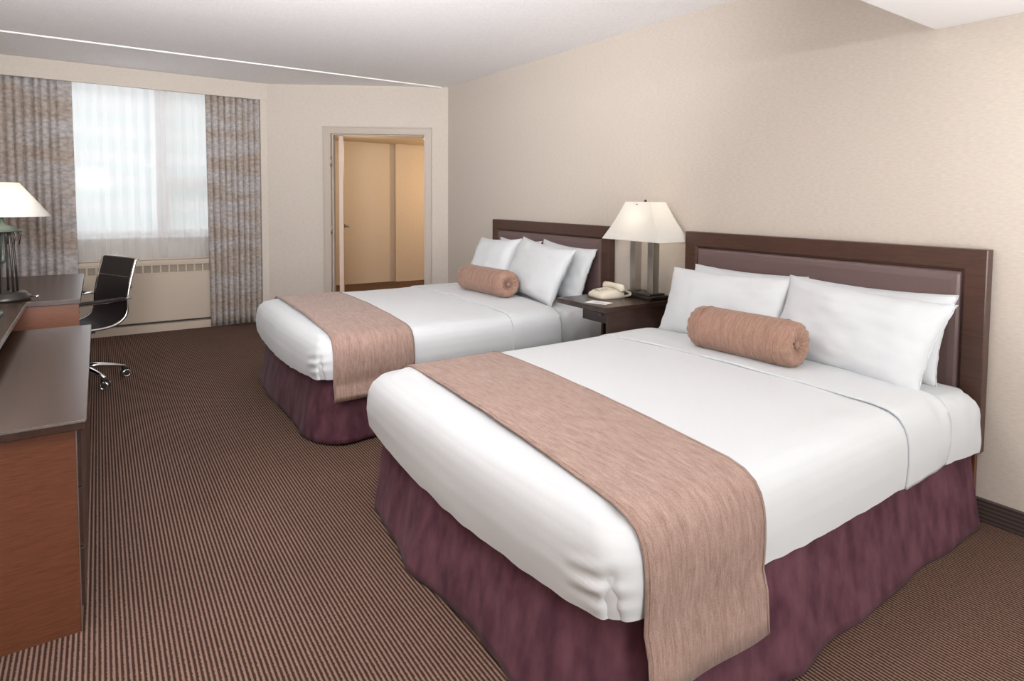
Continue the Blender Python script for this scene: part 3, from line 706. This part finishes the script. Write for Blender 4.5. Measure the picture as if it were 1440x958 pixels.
# local +x = facing direction, y = width
CO = Matrix.Rotation(-R(204), 3, 'Z') @ Vector((.035, .095, 0))
prof = [(.25, .425), (.235, .440), (.20, .443), (.10, .434), (.0, .424), (-.10, .424), (-.17, .437), (-.225, .475), (-.247, .53), (-.250, .60), (-.262, .68), (-.285, .78), (-.312, .885)]
def smooth_path(P, k=3):
    P = [Vector((p[0], 0, p[1])) for p in P]; out = []
    for i in range(len(P)-1):
        a, b, c, d = P[max(0, i-1)], P[i], P[i+1], P[min(len(P)-1, i+2)]
        for j in range(k):
            t = j/k; out.append(.5*((2*b)+(-a+c)*t+(2*a-5*b+4*c-d)*t*t+(-a+3*b-3*c+d)*t*t*t))
    out.append(P[-1]); return out
SP = smooth_path(prof, 5); half = next(i for i, p in enumerate(SP) if p.z > .47 and p.x < 0)
def sling(path, ribs):
    bm = bmesh.new(); rings = []
    for i, p in enumerate(path):
        a = path[max(0, i-1)]; b = path[min(len(path)-1, i+1)]; tn = (b-a).normalized(); nm = Vector((-tn.z, 0, tn.x))
        th = .007+(.003 if i % 2 else 0)
        rings.append([p+nm*th+Vector((0, -.215, 0)), p+nm*th+Vector((0, .215, 0)), p-nm*.005+Vector((0, .215, 0)), p-nm*.005+Vector((0, -.215, 0))])
    loft(bm, rings); return bm
obj('seat', sling(SP[:half+1], 0), M['black'], ch, bevel=.002); obj('backrest', sling(SP[half:], 0), M['black'], ch, bevel=.002)
for s in (-1, 1):
    bm = bmesh.new(); tube(bm, [p+Vector((0, s*.222, 0)) for p in SP], .010, 10); obj('side_frame', bm, M['chrome'], ch, True)
    bm = bmesh.new(); tube(bm, [(.12, s*.232, .435), (.15, s*.26, .50), (.14, s*.268, .585), (.10, s*.268, .605), (-.12, s*.268, .612), (-.22, s*.262, .615), (-.262, s*.235, .62)], .010, 10); obj('armrest_frame', bm, M['chrome'], ch, True)
    bm = bmesh.new(); tube(bm, [(.12, s*.268, .606), (.1, s*.268, .615), (-.19, s*.268, .622), (-.22, s*.268, .618)], [.010, .017, .017, .010], 12, rz=.7); obj('arm_pad', bm, M['black'], ch, True)
bm = bmesh.new(); sp = min(SP, key=lambda p: abs(p.z-.76) if p.x < -.2 else 9)
for i in range(9): tube(bm, [sp+Vector((.011, -.19+.044*i, 0)), sp+Vector((.011, -.165+.044*i, 0))], .0035, 6)
obj('stitching', bm, M['nickel'], ch)
for (x, z) in ((-.262, .69), (-.312, .885)):
    bm = bmesh.new(); tube(bm, [(x-.012, -.222, z), (x-.02, 0, z), (x-.012, .222, z)], .008, 8); obj('cross_rail', bm, M['chrome'], ch, True)
bm = bmesh.new(); box(bm, min(-.10, CO.x-.05), .12, min(-.07, CO.y-.05), .07, .375, .408); box(bm, -.05, .05, -.225, .225, .400, .412); obj('seat_mechanism', bm, M['plastic'], ch, bevel=.006)
bm = bmesh.new(); lathe(bm, [(.035, .12), (.033, .25), (.018, .25), (.018, .375)], c=(CO.x, CO.y, 0), n=24); obj('gas_column', bm, M['chrome'], ch, True)
for k in range(5):
    a = R(14+72*k)-R(204); c, s = math.cos(a), math.sin(a)
    bm = bmesh.new(); tube(bm, [(c*.02, s*.02, .125), (c*.12, s*.12, .118), (c*.20, s*.20, .100), (c*.275, s*.275, .078)], [.026, .022, .018, .013], 10, rz=.8); g = obj('base_arm', bm, M['chrome'], ch, True)
    cs = obj('caster', bx(c*.275-.018, c*.275+.018, s*.275-.016, s*.275+.016, .045, .074), M['plastic'], ch, bevel=.006)
    for q in (-1, 1):
        pv = Vector((c*.275+.0, s*.275, .0285)); ax = (Matrix.Rotation(-R(204), 3, 'Z') @ Vector((.25-.12*k, -1, 0))).normalized()
        bm = bmesh.new(); tube(bm, [pv+ax*q*.008, pv+ax*q*.012, pv+ax*q*.024, pv+ax*q*.026], [.020, .028, .028, .022], 20); obj('wheel', bm, M['plastic'], cs, True)
        bm = bmesh.new(); e1 = Vector((0, 0, 1)); e2 = ax.cross(e1); tube(bm, [pv+ax*q*.026+(e1*math.cos(b)+e2*math.sin(b))*.023 for b in [2*PI*i/20 for i in range(21)]], .006, 8); obj('wheel_ring', bm, M['chrome'], cs, True)
for o in list(ch.children):
    if o.name.split('.')[0] in ('base_arm', 'caster'): o.location = o.location+CO
